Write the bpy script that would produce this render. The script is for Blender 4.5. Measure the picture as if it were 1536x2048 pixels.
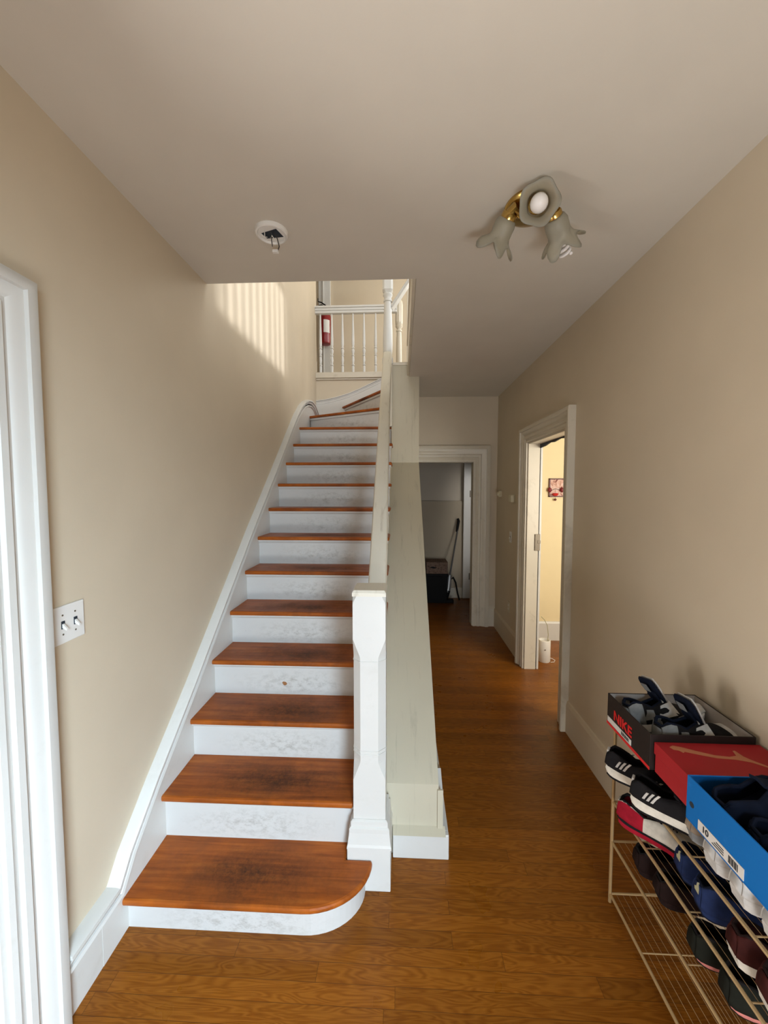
import bpy, bmesh, math, random
from mathutils import Vector, Matrix
PI = math.pi
random.seed(7)
for o in list(bpy.data.objects): bpy.data.objects.remove(o)
S = bpy.context.scene
COL = S.collection

# ------------------------------------------------------------------ camera
cd = bpy.data.cameras.new('camera'); cam = bpy.data.objects.new('camera', cd); COL.objects.link(cam)
cd.sensor_fit = 'VERTICAL'; cd.sensor_height = 36; cd.lens = 775/2048*36; cd.clip_start = .02
cam.location = (0, 0, 1.65)
phi = math.atan(43/775); psi = math.atan(35/775*math.cos(phi))
cam.rotation_euler = (PI/2-phi, 0, psi)
S.camera = cam

# ------------------------------------------------------------------ world, light, exposure
S.view_settings.view_transform = 'Standard'; S.view_settings.look = 'None'
S.view_settings.gamma = 1; S.view_settings.use_curve_mapping = False
S.view_settings.exposure = 0.0
W = bpy.data.worlds.new('world'); S.world = W; W.use_nodes = True
W.node_tree.nodes['Background'].inputs[0].default_value = (.62, .78, 1, 1)
W.node_tree.nodes['Background'].inputs[1].default_value = .35
def area(name, loc, to, sx, sy, power, col, spread=180):
    l = bpy.data.lights.new(name, 'AREA'); l.shape = 'RECTANGLE'; l.size = sx; l.size_y = sy
    l.energy = power; l.color = col; l.spread = math.radians(spread)
    o = bpy.data.objects.new(name, l); COL.objects.link(o); o.location = loc
    o.rotation_euler = (Vector(to)-Vector(loc)).to_track_quat('-Z', 'Y').to_euler()
    return o
# daylight: open front door, upstairs windows, side room window; plus added fill lamps
area('front_door_daylight', (1.30, -2.3, 2.35), (-.8, 1.2, .5), 1.3, 1.5, 225, (.62, .82, 1), 130)
area('added_left_doorway_fill', (-2.2, .78, .72), (1.1, 1.1, 1.9), 1.3, 1.2, 78, (1, .97, .94))  # lamp added in the unseen left room to brighten the right wall
area('added_upward_fill', (.45, -1.3, .35), (.35, .2, 1.9), .95, .6, 48, (.92, .96, 1))  # lamp added low outside the front door, lifts ceiling and walls
area('side_room_window_daylight', (2.3, 2.0, 1.6), (1.9, 4.3, 1.4), 1.2, 1.3, 46, (1, .97, .88))
area('upstairs_window_daylight', (2.1, 2.85, 4.3), (-1, 3.1, 3.6), 1.3, 1.3, 58, (.90, .95, 1))
area('upstairs_front_window_daylight', (-.1, -.9, 4.5), (-.35, 3.9, 2.7), 1.2, 1.2, 60, (.90, .95, 1))
area('added_closet_door_fill', (1.085, 5.25, 1.25), (1.0, 5.9, 1.1), .12, 1.5, .75, (1, .98, .95), 70)  # narrow lamp added inside the closet to brighten the white door slab
area('upper_hall_window_daylight', (1.9, 5.3, 4.3), (-1, 5.4, 3.9), .8, 1.2, 42, (1, .97, .9))
sl = bpy.data.lights.new('sun', 'SUN'); sl.energy = 3.2; sl.angle = math.radians(4.0); sl.color = (.95, .97, 1)
so = bpy.data.objects.new('sun', sl); COL.objects.link(so); so.location = (6, 3, 6)
so.rotation_euler = Vector((-1, .03, -.375)).to_track_quat('-Z', 'Y').to_euler()

# ------------------------------------------------------------------ materials
def mat(name, rgb, rough=.5, metal=0, **kw):
    m = bpy.data.materials.new(name); m.use_nodes = True
    b = m.node_tree.nodes['Principled BSDF']
    b.inputs['Base Color'].default_value = (*rgb, 1); b.inputs['Roughness'].default_value = rough
    b.inputs['Metallic'].default_value = metal
    for k, v in kw.items(): b.inputs[k.replace('_', ' ')].default_value = v
    return m
class NT:
    def __init__(s, m): s.t = m.node_tree; s.b = s.t.nodes['Principled BSDF']
    def n(s, typ, **kw):
        x = s.t.nodes.new(typ)
        for k, v in kw.items(): setattr(x, k, v)
        return x
    def l(s, a, b): s.t.links.new(a, b)
    def math(s, op, a, b=None, c=None):
        x = s.n('ShaderNodeMath', operation=op)
        for i, v in enumerate((a, b, c)):
            if v is None: continue
            if isinstance(v, (int, float)): x.inputs[i].default_value = v
            else: s.l(v, x.inputs[i])
        return x.outputs[0]
    def coords(s, scale=(1, 1, 1), loc=(0, 0, 0)):
        t = s.n('ShaderNodeTexCoord'); mp = s.n('ShaderNodeMapping')
        mp.inputs['Scale'].default_value = scale; mp.inputs['Location'].default_value = loc
        s.l(t.outputs['Object'], mp.inputs[0]); return mp.outputs[0]
    def noise(s, vec, sc, det=4, rough=.55, dist=0):
        x = s.n('ShaderNodeTexNoise'); x.inputs['Scale'].default_value = sc; x.inputs['Detail'].default_value = det
        x.inputs['Roughness'].default_value = rough; x.inputs['Distortion'].default_value = dist
        s.l(vec, x.inputs['Vector']); return x.outputs['Fac']
    def ramp(s, fac, stops):
        r = s.n('ShaderNodeValToRGB'); e = r.color_ramp.elements
        while len(e) < len(stops): e.new(.5)
        for i, (p, c) in enumerate(stops):
            e[i].position = p; e[i].color = (*c, 1) if len(c) == 3 else c
        s.l(fac, r.inputs[0]); return r.outputs[0]
    def maprange(s, v, a, b, c=0, d=1):
        x = s.n('ShaderNodeMapRange'); s.l(v, x.inputs[0])
        for i, q in enumerate((a, b, c, d)): x.inputs[i+1].default_value = q
        return x.outputs[0]
    def mix(s, f, a, b, typ='MIX'):
        x = s.n('ShaderNodeMix', data_type='RGBA', blend_type=typ)
        for i, v in ((0, f), (6, a), (7, b)):
            if isinstance(v, (int, float)): x.inputs[i].default_value = v
            elif isinstance(v, tuple): x.inputs[i].default_value = (*v, 1)
            else: s.l(v, x.inputs[i])
        return x.outputs[2]
    def bump(s, h, st, d=.002):
        x = s.n('ShaderNodeBump'); x.inputs['Strength'].default_value = st; x.inputs['Distance'].default_value = d
        s.l(h, x.inputs['Height']); s.l(x.outputs[0], s.b.inputs['Normal'])
def paint(name, rgb, rough=.55, dirt=None, amt=.0, bs=90, dsc=(6, 6, 6)):
    m = mat(name, rgb, rough); t = NT(m); v = t.coords()
    c = rgb
    f = t.maprange(t.noise(v, 3, 3), .35, .7)
    col = t.mix(f, tuple(x*.97 for x in rgb), tuple(min(1, x*1.02) for x in rgb))
    if dirt:
        d = t.maprange(t.noise(t.coords(dsc), 1, 8, .7, .4), .56, .74, 0, amt)
        col = t.mix(d, col, dirt)
    t.l(col, t.b.inputs['Base Color'])
    t.bump(t.noise(v, bs, 3), .12, .002)
    return m
M = {}
M['wall'] = paint('cream_wall_paint', (.60, .51, .38), .5)
M['ceil'] = paint('ceiling_paint', (.62, .575, .50), .55)
M['yellow'] = paint('pale_yellow_paint', (.80, .68, .42), .6)
M['trim'] = paint('white_trim_paint', (.63, .62, .585), .36, (.45, .42, .36), .25, 60)
M['oldtrim'] = paint('aged_cream_trim', (.62, .56, .45), .38, (.33, .28, .2), .5, 60)
M['rail'] = paint('worn_handrail_paint', (.68, .64, .54), .4, (.35, .30, .22), .75, 60, (30, 3, 5))
M['cap'] = paint('scuffed_cream_paint', (.52, .475, .36), .5, (.30, .27, .20), .6, 60, (22, 2.2, 2.2))
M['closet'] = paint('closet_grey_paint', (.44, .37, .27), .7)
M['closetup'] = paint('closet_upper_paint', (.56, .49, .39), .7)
# floor: strips of oak running across the hall
def wood_floor():
    m = mat('oak_strip_floor', (.3, .15, .05), .28); t = NT(m)
    tc = t.n('ShaderNodeTexCoord'); sp = t.n('ShaderNodeSeparateXYZ'); t.l(tc.outputs['Object'], sp.inputs[0])
    X, Y = sp.outputs[0], sp.outputs[1]
    PW, PL = .0572, .95
    r = t.math('FLOOR', t.math('DIVIDE', Y, PW))
    wn = t.n('ShaderNodeTexWhiteNoise', noise_dimensions='1D'); t.l(r, wn.inputs['W'])
    xs = t.math('ADD', t.math('DIVIDE', X, PL), t.math('MULTIPLY', wn.outputs[0], 7.3))
    k = t.math('FLOOR', xs)
    cb = t.n('ShaderNodeCombineXYZ'); t.l(r, cb.inputs[0]); t.l(k, cb.inputs[1])
    w2 = t.n('ShaderNodeTexWhiteNoise', noise_dimensions='2D'); t.l(cb.outputs[0], w2.inputs['Vector'])
    off = t.math('MULTIPLY', w2.outputs[0], 37.)
    cv = t.n('ShaderNodeCombineXYZ')
    t.l(t.math('ADD', X, off), cv.inputs[0]); t.l(Y, cv.inputs[1]); t.l(off, cv.inputs[2])
    def sc(v, q):
        mp = t.n('ShaderNodeMapping'); mp.inputs['Scale'].default_value = q; t.l(v, mp.inputs[0]); return mp.outputs[0]
    warp = t.noise(sc(cv.outputs[0], (3.0, 22, 1)), 1, 2, .5, .6)
    wave = t.math('SINE', t.math('MULTIPLY', warp, 74.))
    grain = t.noise(sc(cv.outputs[0], (14, 330, 1)), 1, 3, .6)
    g = t.math('ADD', t.maprange(wave, -1, 1, .05, .38), t.math('MULTIPLY', grain, .62))
    col = t.ramp(g, [(.10, (.11, .027, .0015)), (.35, (.19, .056, .0035)), (.85, (.285, .100, .010))])
    tone = t.maprange(w2.outputs[0], 0, 1, .82, 1.12)
    hsv = t.n('ShaderNodeHueSaturation'); t.l(tone, hsv.inputs['Value']); t.l(col, hsv.inputs['Color'])
    fy = t.math('FRACT', t.math('DIVIDE', Y, PW)); fx = t.math('FRACT', xs)
    ed = t.math('MINIMUM', fy, t.math('SUBTRACT', 1., fy))
    ex = t.math('MULTIPLY', t.math('MINIMUM', fx, t.math('SUBTRACT', 1., fx)), PL/PW)
    seam = t.maprange(t.math('MINIMUM', ed, ex), .004, .020, 0, 1)
    c2 = t.mix(seam, (.09, .028, .003), hsv.outputs[0])
    t.l(c2, t.b.inputs['Base Color'])
    t.l(t.maprange(t.noise(tc.outputs['Object'], 5, 3), .3, .7, .26, .40), t.b.inputs['Roughness'])
    h = t.math('ADD', t.math('MULTIPLY', seam, .6), t.math('MULTIPLY', g, .25)); t.bump(h, .25, .0015)
    return m
M['floor'] = wood_floor()
def tread_mat(stain):
    m = mat('stair_tread_wood_%d' % int(stain*10), (.3, .12, .04), .33); t = NT(m)
    tc = t.n('ShaderNodeTexCoord')
    v = tc.outputs['Object']
    oi = t.n('ShaderNodeObjectInfo')
    cb = t.n('ShaderNodeCombineXYZ'); t.l(t.math('MULTIPLY', oi.outputs['Random'], 20.), cb.inputs[2])
    va = t.n('ShaderNodeVectorMath', operation='ADD'); t.l(v, va.inputs[0]); t.l(cb.outputs[0], va.inputs[1])
    mp = t.n('ShaderNodeMapping'); mp.inputs['Scale'].default_value = (3, 40, 8); t.l(va.outputs[0], mp.inputs[0])
    g = t.noise(mp.outputs[0], 1, 5, .6, .5)
    bl = t.noise(va.outputs[0], 7, 4, .6)
    col = t.ramp(g, [(.3, (.20, .044, .005)), (.55, (.36, .090, .010)), (.75, (.47, .140, .020))])
    col = t.mix(t.maprange(bl, .45, .7, 0, .5), col, (.17, .05, .014))
    sp = t.n('ShaderNodeSeparateXYZ'); t.l(v, sp.inputs[0])
    x = t.math('DIVIDE', sp.outputs[0], .38); y = t.math('DIVIDE', t.math('ADD', sp.outputs[1], .03), .135)
    d = t.math('SQRT', t.math('ADD', t.math('MULTIPLY', x, x), t.math('MULTIPLY', y, y)))
    d = t.math('ADD', d, t.math('MULTIPLY', t.math('SUBTRACT', t.noise(va.outputs[0], 9, 8, .75), .5), 1.5))
    s = t.maprange(d, .05, 1.05, stain, 0)
    grit = t.maprange(t.noise(va.outputs[0], 60, 5, .8), .35, .65, .55, 1)
    col = t.mix(t.math('MULTIPLY', s, grit), col, (.035, .014, .006))
    t.l(col, t.b.inputs['Base Color']); t.bump(g, .15, .001)
    t.l(t.maprange(s, 0, 1, .38, .65), t.b.inputs['Roughness'])
    return m
M['tread'] = tread_mat(.95)
def riser_mat():
    m = mat('scuffed_white_riser', (.58, .57, .545), .42); t = NT(m)
    tc = t.n('ShaderNodeTexCoord'); v = tc.outputs['Object']; oi = t.n('ShaderNodeObjectInfo')
    cb = t.n('ShaderNodeCombineXYZ'); t.l(t.math('MULTIPLY', oi.outputs['Random'], 30.), cb.inputs[1])
    va = t.n('ShaderNodeVectorMath', operation='ADD'); t.l(v, va.inputs[0]); t.l(cb.outputs[0], va.inputs[1])
    sp = t.n('ShaderNodeSeparateXYZ'); t.l(v, sp.inputs[0])
    x = t.math('DIVIDE', sp.outputs[0], .30); z = t.math('DIVIDE', t.math('ADD', sp.outputs[2], .02), .07)
    d = t.math('SQRT', t.math('ADD', t.math('MULTIPLY', x, x), t.math('MULTIPLY', z, z)))
    reg = t.maprange(d, .2, 1.25, 1, 0)
    mp = t.n('ShaderNodeMapping'); mp.inputs['Scale'].default_value = (24, 24, 40); t.l(va.outputs[0], mp.inputs[0])
    n = t.maprange(t.noise(mp.outputs[0], 1, 8, .78, .15), .46, .68, 0, .85)
    f = t.math('MULTIPLY', reg, n)
    gen = t.maprange(t.noise(va.outputs[0], 20, 8, .8), .6, .75, 0, .25)
    f = t.math('MAXIMUM', f, gen)
    t.l(t.mix(f, (.58, .57, .545), (.30, .28, .25)), t.b.inputs['Base Color'])
    return m
M['riser'] = riser_mat()
for k_, v_ in (('floor', .22), ('tread', .25)): M[k_].node_tree.nodes['Principled BSDF'].inputs['Specular IOR Level'].default_value = v_
M['brass'] = mat('tarnished_brass', (.50, .33, .10), .22, 1)
M['gold'] = mat('gold_wire', (.48, .33, .16), .42, .35)
M['frost'] = mat('frosted_grey_glass', (.66, .63, .52), .45, 0, Transmission_Weight=.72, IOR=1.4)
M['bulb'] = mat('white_bulb_glass', (.85, .82, .80), .25)
M['plast'] = mat('white_plastic', (.74, .72, .68), .4)
M['plast2'] = mat('ivory_plastic', (.62, .57, .42), .45)
M['black'] = mat('black_plastic', (.006, .006, .006), .6, 0, Specular_IOR_Level=.15)
M['dark'] = mat('dark_hole', (.01, .018, .03), .6)
M['dgrey'] = mat('dark_grey_metal', (.09, .085, .08), .5, .4)
M['silver'] = mat('silver_plastic', (.42, .42, .42), .35, .5)
M['steel'] = mat('aged_steel', (.19, .16, .12), .45, .7)
M['red'] = mat('extinguisher_red', (.20, .006, .008), .3)
def fabric(name, rgb, rough=.85):
    m = mat(name, rgb, rough); t = NT(m); v = t.coords(); t.b.inputs['Specular IOR Level'].default_value = .12
    f = t.noise(v, 400, 2); t.bump(f, .3, .001)
    t.l(t.mix(t.maprange(t.noise(v, 25, 4), .35, .65), tuple(c*.8 for c in rgb), tuple(min(1, c*1.15) for c in rgb)), t.b.inputs['Base Color'])
    return m
for n_, c_ in dict(f_black=(.012, .011, .012), f_navy=(.006, .009, .02), f_white=(.55, .53, .50), f_grey=(.22, .225, .225), f_cream=(.62, .58, .5),
                   f_red=(.32, .010, .024), f_maroon=(.045, .010, .008), f_darkbrown=(.018, .009, .008), f_purple=(.085, .02, .08), f_blue=(.016, .028, .085),
                   f_pink=(.55, .19, .16), f_tan=(.28, .22, .16), f_green=(.012, .013, .009), f_floral=(.10, .05, .045)).items():
    M[n_] = fabric(n_[2:]+'_shoe_fabric', c_)
def card(name, rgb, rough=.55):
    m = mat(name, rgb, rough); t = NT(m); v = t.coords()
    t.b.inputs['Specular IOR Level'].default_value = .2
    f = t.maprange(t.noise(v, 14, 8, .75), .62, .74, 0, .25)
    t.l(t.mix(f, rgb, tuple(min(1, c*1.5+.06) for c in rgb)), t.b.inputs['Base Color']); return m
M['c_black'] = card('black_card', (.020, .014, .012), .45)
M['c_red'] = card('red_card', (.36, .018, .022), .5)
M['c_redhi'] = mat('bright_red_ink', (.62, .012, .012), .5)
M['c_blue'] = card('blue_card', (.002, .13, .42), .5)
M['c_bluein'] = card('inner_blue_card', (.002, .07, .22), .6)
M['c_brown'] = card('brown_card', (.20, .14, .09), .7)
M['c_grey'] = card('grey_tissue_paper', (.42, .37, .33), .7)
M['c_tan'] = mat('faded_orange_ink', (.48, .17, .08), .6)
M['c_label'] = mat('white_sticker', (.62, .60, .56), .6)
M['ink'] = mat('black_ink', (.02, .02, .02), .6)

# ------------------------------------------------------------------ mesh helpers
class MB:
    def __init__(s): s.v = []; s.f = []; s.m = []
    def add(s, vs, fs, mi=0):
        o = len(s.v); s.v += [tuple(v) for v in vs]; s.f += [tuple(o+i for i in f) for f in fs]; s.m += [mi]*len(fs); return s
    def box(s, a, b, mi=0):
        x0, y0, z0 = a; x1, y1, z1 = b
        return s.add([(x0, y0, z0), (x1, y0, z0), (x1, y1, z0), (x0, y1, z0), (x0, y0, z1), (x1, y0, z1), (x1, y1, z1), (x0, y1, z1)],
                     [(0, 3, 2, 1), (4, 5, 6, 7), (0, 1, 5, 4), (1, 2, 6, 5), (2, 3, 7, 6), (3, 0, 4, 7)], mi)
    def loft(s, rings, mi=0, cap=(True, True), closed=True):
        n = len(rings[0]); vs = [p for r in rings for p in r]; fs = []
        for i in range(len(rings)-1):
            for j in range(n if closed else n-1):
                k = (j+1) % n
                fs.append((i*n+j, i*n+k, (i+1)*n+k, (i+1)*n+j))
        if cap[0]: fs.append(tuple(reversed(range(n))))
        if cap[1]: fs.append(tuple((len(rings)-1)*n+j for j in range(n)))
        return s.add(vs, fs, mi)
    def prism(s, poly, axis, a, b, mi=0):
        def p(q, w):
            return {'x': (w, q[0], q[1]), 'y': (q[0], w, q[1]), 'z': (q[0], q[1], w)}[axis]
        return s.loft([[p(q, a) for q in poly], [p(q, b) for q in poly]], mi)
    def tube(s, pts, r, n=10, mi=0, cap=True):
        pts = [Vector(p) for p in pts]; rs = r if isinstance(r, (list, tuple)) else [r]*len(pts)
        up = None; rings = []
        for i, p in enumerate(pts):
            d = (pts[min(i+1, len(pts)-1)]-pts[max(i-1, 0)]).normalized()
            if up is None:
                up = Vector((0, 0, 1)) if abs(d.z) < .9 else Vector((0, 1, 0))
            a = d.cross(up)
            if a.length < 1e-5: a = d.cross(Vector((1, 0, 0)))
            a.normalize(); b = a.cross(d).normalized(); up = b
            rings.append([p+(a*math.cos(2*PI*k/n)+b*math.sin(2*PI*k/n))*rs[i] for k in range(n)])
        return s.loft(rings, mi, (cap, cap))
    def lathe(s, prof, c=(0, 0, 0), n=24, mi=0, cap=(True, True), q=None):
        q = q or Matrix.Identity(3); c = Vector(c)
        rings = [[c+q@Vector((r*math.cos(2*PI*k/n), r*math.sin(2*PI*k/n), z)) for k in range(n)] for r, z in prof]
        return s.loft(rings, mi, cap)
    def build(s, name, mats, parent=None, loc=None, smooth=False, bevel=0, center=False, rot=None):
        me = bpy.data.meshes.new(name)
        vs = s.v
        if center:
            c = [(min(v[i] for v in vs)+max(v[i] for v in vs))/2 for i in range(3)]
            vs = [tuple(v[i]-c[i] for i in range(3)) for v in vs]; loc = c
        me.from_pydata(vs, [], s.f)
        for m in (mats if isinstance(mats, (list, tuple)) else [mats]): me.materials.append(M[m] if isinstance(m, str) else m)
        for p, i in zip(me.polygons, s.m): p.material_index = i; p.use_smooth = smooth
        bm = bmesh.new(); bm.from_mesh(me); bmesh.ops.recalc_face_normals(bm, faces=bm.faces); bm.to_mesh(me); bm.free()
        if smooth:
            try: me.set_sharp_from_angle(angle=math.radians(40))
            except Exception: pass
        o = bpy.data.objects.new(name, me); COL.objects.link(o)
        if parent is not None: o.parent = parent
        if loc is not None: o.location = loc
        if rot is not None: o.rotation_euler = rot
        if bevel:
            b = o.modifiers.new('bevel', 'BEVEL'); b.width = bevel; b.segments = 2; b.limit_method = 'ANGLE'; b.angle_limit = math.radians(35)
        return o
def tag(o, label, cat, group=None):
    o['label'] = label; o['category'] = cat
    if group: o['group'] = group
    return o
def struct(o): o['kind'] = 'structure'; return o
def thing(name, loc, label, cat, group=None, rz=0):
    o = bpy.data.objects.new(name, None); COL.objects.link(o); o.location = loc; o.rotation_euler = (0, 0, rz); o.empty_display_size = .05
    return tag(o, label, cat, group)
def copy_tree(o, parent=None):
    c = o.copy(); COL.objects.link(c)
    if parent: c.parent = parent
    for ch in list(o.children): copy_tree(ch, c)
    return c
def frame_sweep(path, prof, to3, cap=True):
    """sweep profile [(u outward, v off wall)] along an open 2-D path with mitred corners"""
    P = [Vector(p) for p in path]; rings = []
    for i, p in enumerate(P):
        d0 = (P[i]-P[i-1]).normalized() if i else (P[1]-P[0]).normalized()
        d1 = (P[i+1]-P[i]).normalized() if i < len(P)-1 else d0
        n0 = Vector((-d0.y, d0.x)); n1 = Vector((-d1.y, d1.x)); n = (n0+n1); n = n/(n.length**2/2) if n.length else n0
        rings.append([to3(p.x+n.x*u, p.y+n.y*u, v) for u, v in prof])
    return MB().loft(rings, 0, (cap, cap))
CASE = [(0, 0), (0, .018), (.012, .022), (.022, .014), (.03, .014), (.036, .024), (.052, .026), (.058, .016), (.068, .016), (.078, .026),
        (.092, .034), (.10, .036), (.102, .048), (.125, .05), (.13, .046), (.13, 0)]

# ================================================================== STRUCTURE
XL, XR, HC, HF = -1.05, 1.14, 2.76, 3.075
b = MB(); b.box((-3.3, -1.4, -.1), (3.4, 6.3, 0)); struct(b.build('floor', 'floor'))
# left wall with a doorway beside the camera
b = MB(); x0 = XL-.13
b.box((x0, -1.0, 0), (XL, .07, 5.6)); b.box((x0, .07, 2.08), (XL, .92, 5.6)); b.box((x0, .92, 0), (XL, 4.83, 5.6))
struct(b.build('wall_left', 'wall'))
# right wall with the side room doorway
b = MB(); x1 = XR+.10
b.box((XR, -1.0, 0), (x1, 2.75, HC)); b.box((XR, 2.75, 2.08), (x1, 3.57, HC)); b.box((XR, 3.57, 0), (x1, 4.70, HC))
struct(b.build('wall_right', 'wall'))
# front wall behind the camera, with the open front door
b = MB(); b.box((x0, -1.12, 0), (-.05, -1.0, HC)); b.box((-.05, -1.12, 2.08), (.95, -1.0, HC)); b.box((.95, -1.12, 0), (x1, -1.0, HC))
b.box((x0, -1.12, HC), (2.3, -1.0, 5.6))
struct(b.build('wall_front', 'wall'))
# hall end wall
b = MB(); b.box((.87, 4.70, 0), (x1, 4.83, HC)); b.box((.0, 4.70, 2.0), (.87, 4.83, HC))
struct(b.build('wall_back', 'wall'))
# ground floor ceiling = upper floor, with the stairwell cut out
b = MB()
b.box((x0, -1.12, HC), (2.3, 2.105, HF)); b.box((.075, 2.105, HC), (2.3, 3.86, HF)); b.box((.17, 3.86, HC), (2.3, 4.83, HF))
b.box((-2.6, 4.83, HC), (3.4, 6.3, HF)); b.box((2.3, 1.7, HC), (3.4, 4.83, HF))
struct(b.build('ceiling', 'ceil'))
# wall enclosing the underside of the stairs, with its sloping top
b = MB()
b.prism([(1.68, 0), (1.68, .33), (3.86, 1.926), (3.86, 2.885), (4.70, 2.885), (4.70, 0)], 'x', -.10, .17)
struct(b.build('wall_stair', 'cap'))
b = MB(); b.box((-1.05, 4.80, 0), (.17, 4.93, 3.02)); struct(b.build('wall_stair_back', 'wall'))
# closet under the stairs
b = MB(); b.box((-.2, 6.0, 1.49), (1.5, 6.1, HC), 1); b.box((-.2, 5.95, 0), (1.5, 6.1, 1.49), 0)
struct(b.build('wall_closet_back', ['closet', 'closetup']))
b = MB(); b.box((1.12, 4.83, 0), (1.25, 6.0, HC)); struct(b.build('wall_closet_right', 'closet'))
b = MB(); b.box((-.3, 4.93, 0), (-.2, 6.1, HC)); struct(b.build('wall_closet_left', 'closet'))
# room beyond the doorway beside the camera
b = MB(); b.box((-3.3, -1.0, 0), (-3.2, 2.0, HC)); struct(b.build('wall_left_room_back', 'wall'))
b = MB(); b.box((-3.2, -1.1, 0), (x0, -1.0, HC)); struct(b.build('wall_left_room_front', 'wall'))
b = MB(); b.box((-3.2, 1.9, 0), (x0, 2.0, HC)); struct(b.build('wall_left_room_side', 'wall'))
b = MB(); b.box((-3.3, -1.1, HC), (x0, 2.0, HC+.1)); struct(b.build('ceiling_left_room', 'ceil'))
# side room
b = MB(); b.box((x1, 4.28, 0), (3.3, 4.4, HC)); struct(b.build('wall_side_room_back', 'yellow'))
b = MB(); b.box((3.2, 1.7, 0), (3.3, 4.28, HC)); struct(b.build('wall_side_room_right', 'yellow'))
b = MB(); b.box((x1, 1.7, 0), (3.3, 1.8, HC)); struct(b.build('wall_side_room_front', 'yellow'))
# upstairs shell
b = MB()
b.box((2.2, -1.0, HF), (2.3, 2.16, 5.6)); b.box((2.2, 2.16, HF), (2.3, 3.42, 3.55)); b.box((2.2, 2.16, 4.75), (2.3, 3.42, 5.6)); b.box((2.2, 3.42, HF), (2.3, 6.0, 5.6))
struct(b.build('wall_upper_right', 'wall'))
b = MB(); b.box((-2.6, 5.9, HF), (2.3, 6.0, 5.6)); struct(b.build('wall_upper_back', 'wall'))
b = MB(); b.box((-2.6, 4.83, HF), (-2.5, 5.9, 5.6)); b.box((-2.5, 4.73, HF), (x0, 4.83, 5.6)); struct(b.build('wall_upper_left', 'wall'))
b = MB(); b.box((-2.6, -1.12, 5.6), (2.3, 6.0, 5.7)); struct(b.build('ceiling_upper', 'ceil'))
# white fascia boards round the stairwell
b = MB(); b.box((.055, 2.10, HC+.004), (.075, 3.84, HF+.02)); b.box((.048, 2.10, HF-.03), (.075, 3.84, HF+.02)); struct(b.build('trim_1', 'oldtrim', bevel=.003))
b = MB(); b.box((-1.05, 4.765, 3.02), (-.09, 4.90, 3.088)); b.box((-1.05, 4.782, 3.0), (-.09, 4.80, 3.02)); struct(b.build('trim_2', 'oldtrim', bevel=.004))
b = MB(); b.box((-.10, 3.855, 2.87), (.075, 4.7, 2.9)); struct(b.build('trim_3', 'oldtrim', bevel=.003))

# door casings
def case(name, path, to3, m='trim', prof=CASE):
    return struct(frame_sweep(path, prof, to3).build(name, m, smooth=True))
case('trim_4', [(.92, 0), (.92, 2.08), (.07, 2.08), (.07, 0)][::-1], lambda a, z, v: (XL+v, a, z), 'trim', [(u*1.08, v*.92) for u, v in CASE])
case('trim_5', [(3.57, 0), (3.57, 2.08), (2.75, 2.08), (2.75, 0)][::-1], lambda a, z, v: (XR-v, a, z), 'oldtrim')
case('trim_6', [(.17, 2.0), (.87, 2.0), (.87, 0)], lambda a, z, v: (a, 4.70-v, z), 'oldtrim', [(u*1.4, v*.9) for u, v in CASE])
# jambs
b = MB(); b.box((XR-.002, 3.555, 0), (x1, 3.572, 2.08)); b.box((XR-.002, 2.748, 0), (x1, 2.765, 2.08)); b.box((XR-.002, 2.76, 2.065), (x1, 3.56, 2.082))
struct(b.build('trim_7', 'oldtrim', bevel=.002))
b = MB(); b.box((x1+.007, 3.557, 0), (x1+.026, 3.60, 2.09))
struct(b.build('trim_8', 'trim', bevel=.003))
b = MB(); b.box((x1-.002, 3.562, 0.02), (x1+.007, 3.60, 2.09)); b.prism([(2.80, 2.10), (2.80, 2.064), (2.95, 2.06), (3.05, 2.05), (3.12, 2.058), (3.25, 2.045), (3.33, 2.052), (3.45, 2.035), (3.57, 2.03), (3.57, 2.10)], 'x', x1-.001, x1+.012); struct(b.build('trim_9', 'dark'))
b = MB(); b.box((.858, 4.70, 0), (.872, 4.84, 2.0)); b.box((.17, 4.70, 1.988), (.87, 4.84, 2.002)); struct(b.build('trim_10', 'oldtrim', bevel=.002))
b = MB(); b.box((XL-.13, .905, 0), (XL+.001, .921, 2.08)); b.box((XL-.13, .07, 0), (XL+.001, .085, 2.08)); b.box((XL-.13, .07, 2.066), (XL+.001, .92, 2.081)); struct(b.build('trim_11', 'trim', bevel=.002))
# doors
b = MB(); b.box((.935, 5.87, .012), (1.115, 5.905, 2.06)); d = struct(b.build('door_1', 'trim', bevel=.003, rot=(0, 0, 0)))
for z in (.35, 1.6):
    MB().tube([(1.03, 5.866, z-.05), (1.03, 5.866, z+.05)], .008).build('hinge', 'steel', d)
# upstairs door casing behind the balustrade
b = MB(); b.box((-1.18, 5.86, HF), (-1.06, 5.9, 5.2)); b.box((-1.175, 5.85, HF), (-1.155, 5.9, 5.2)); b.box((-1.24, 5.875, HF), (-1.18, 5.9, 5.2), 0); b.box((-2.0, 5.86, 5.1), (-1.06, 5.9, 5.22)); struct(b.build('trim_12', 'trim', bevel=.003))
b = MB(); b.box((-1.10, 4.825, HF), (-1.052, 4.86, HF+.17)); struct(b.build('trim_13', 'trim', bevel=.003))
b = MB(); b.box((.10, 4.95, HF), (.16, 5.0, 4.9)); b.box((.06, 4.96, HF), (.10, 5.0, 4.9)); struct(b.build('trim_14', 'oldtrim', bevel=.003))

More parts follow.
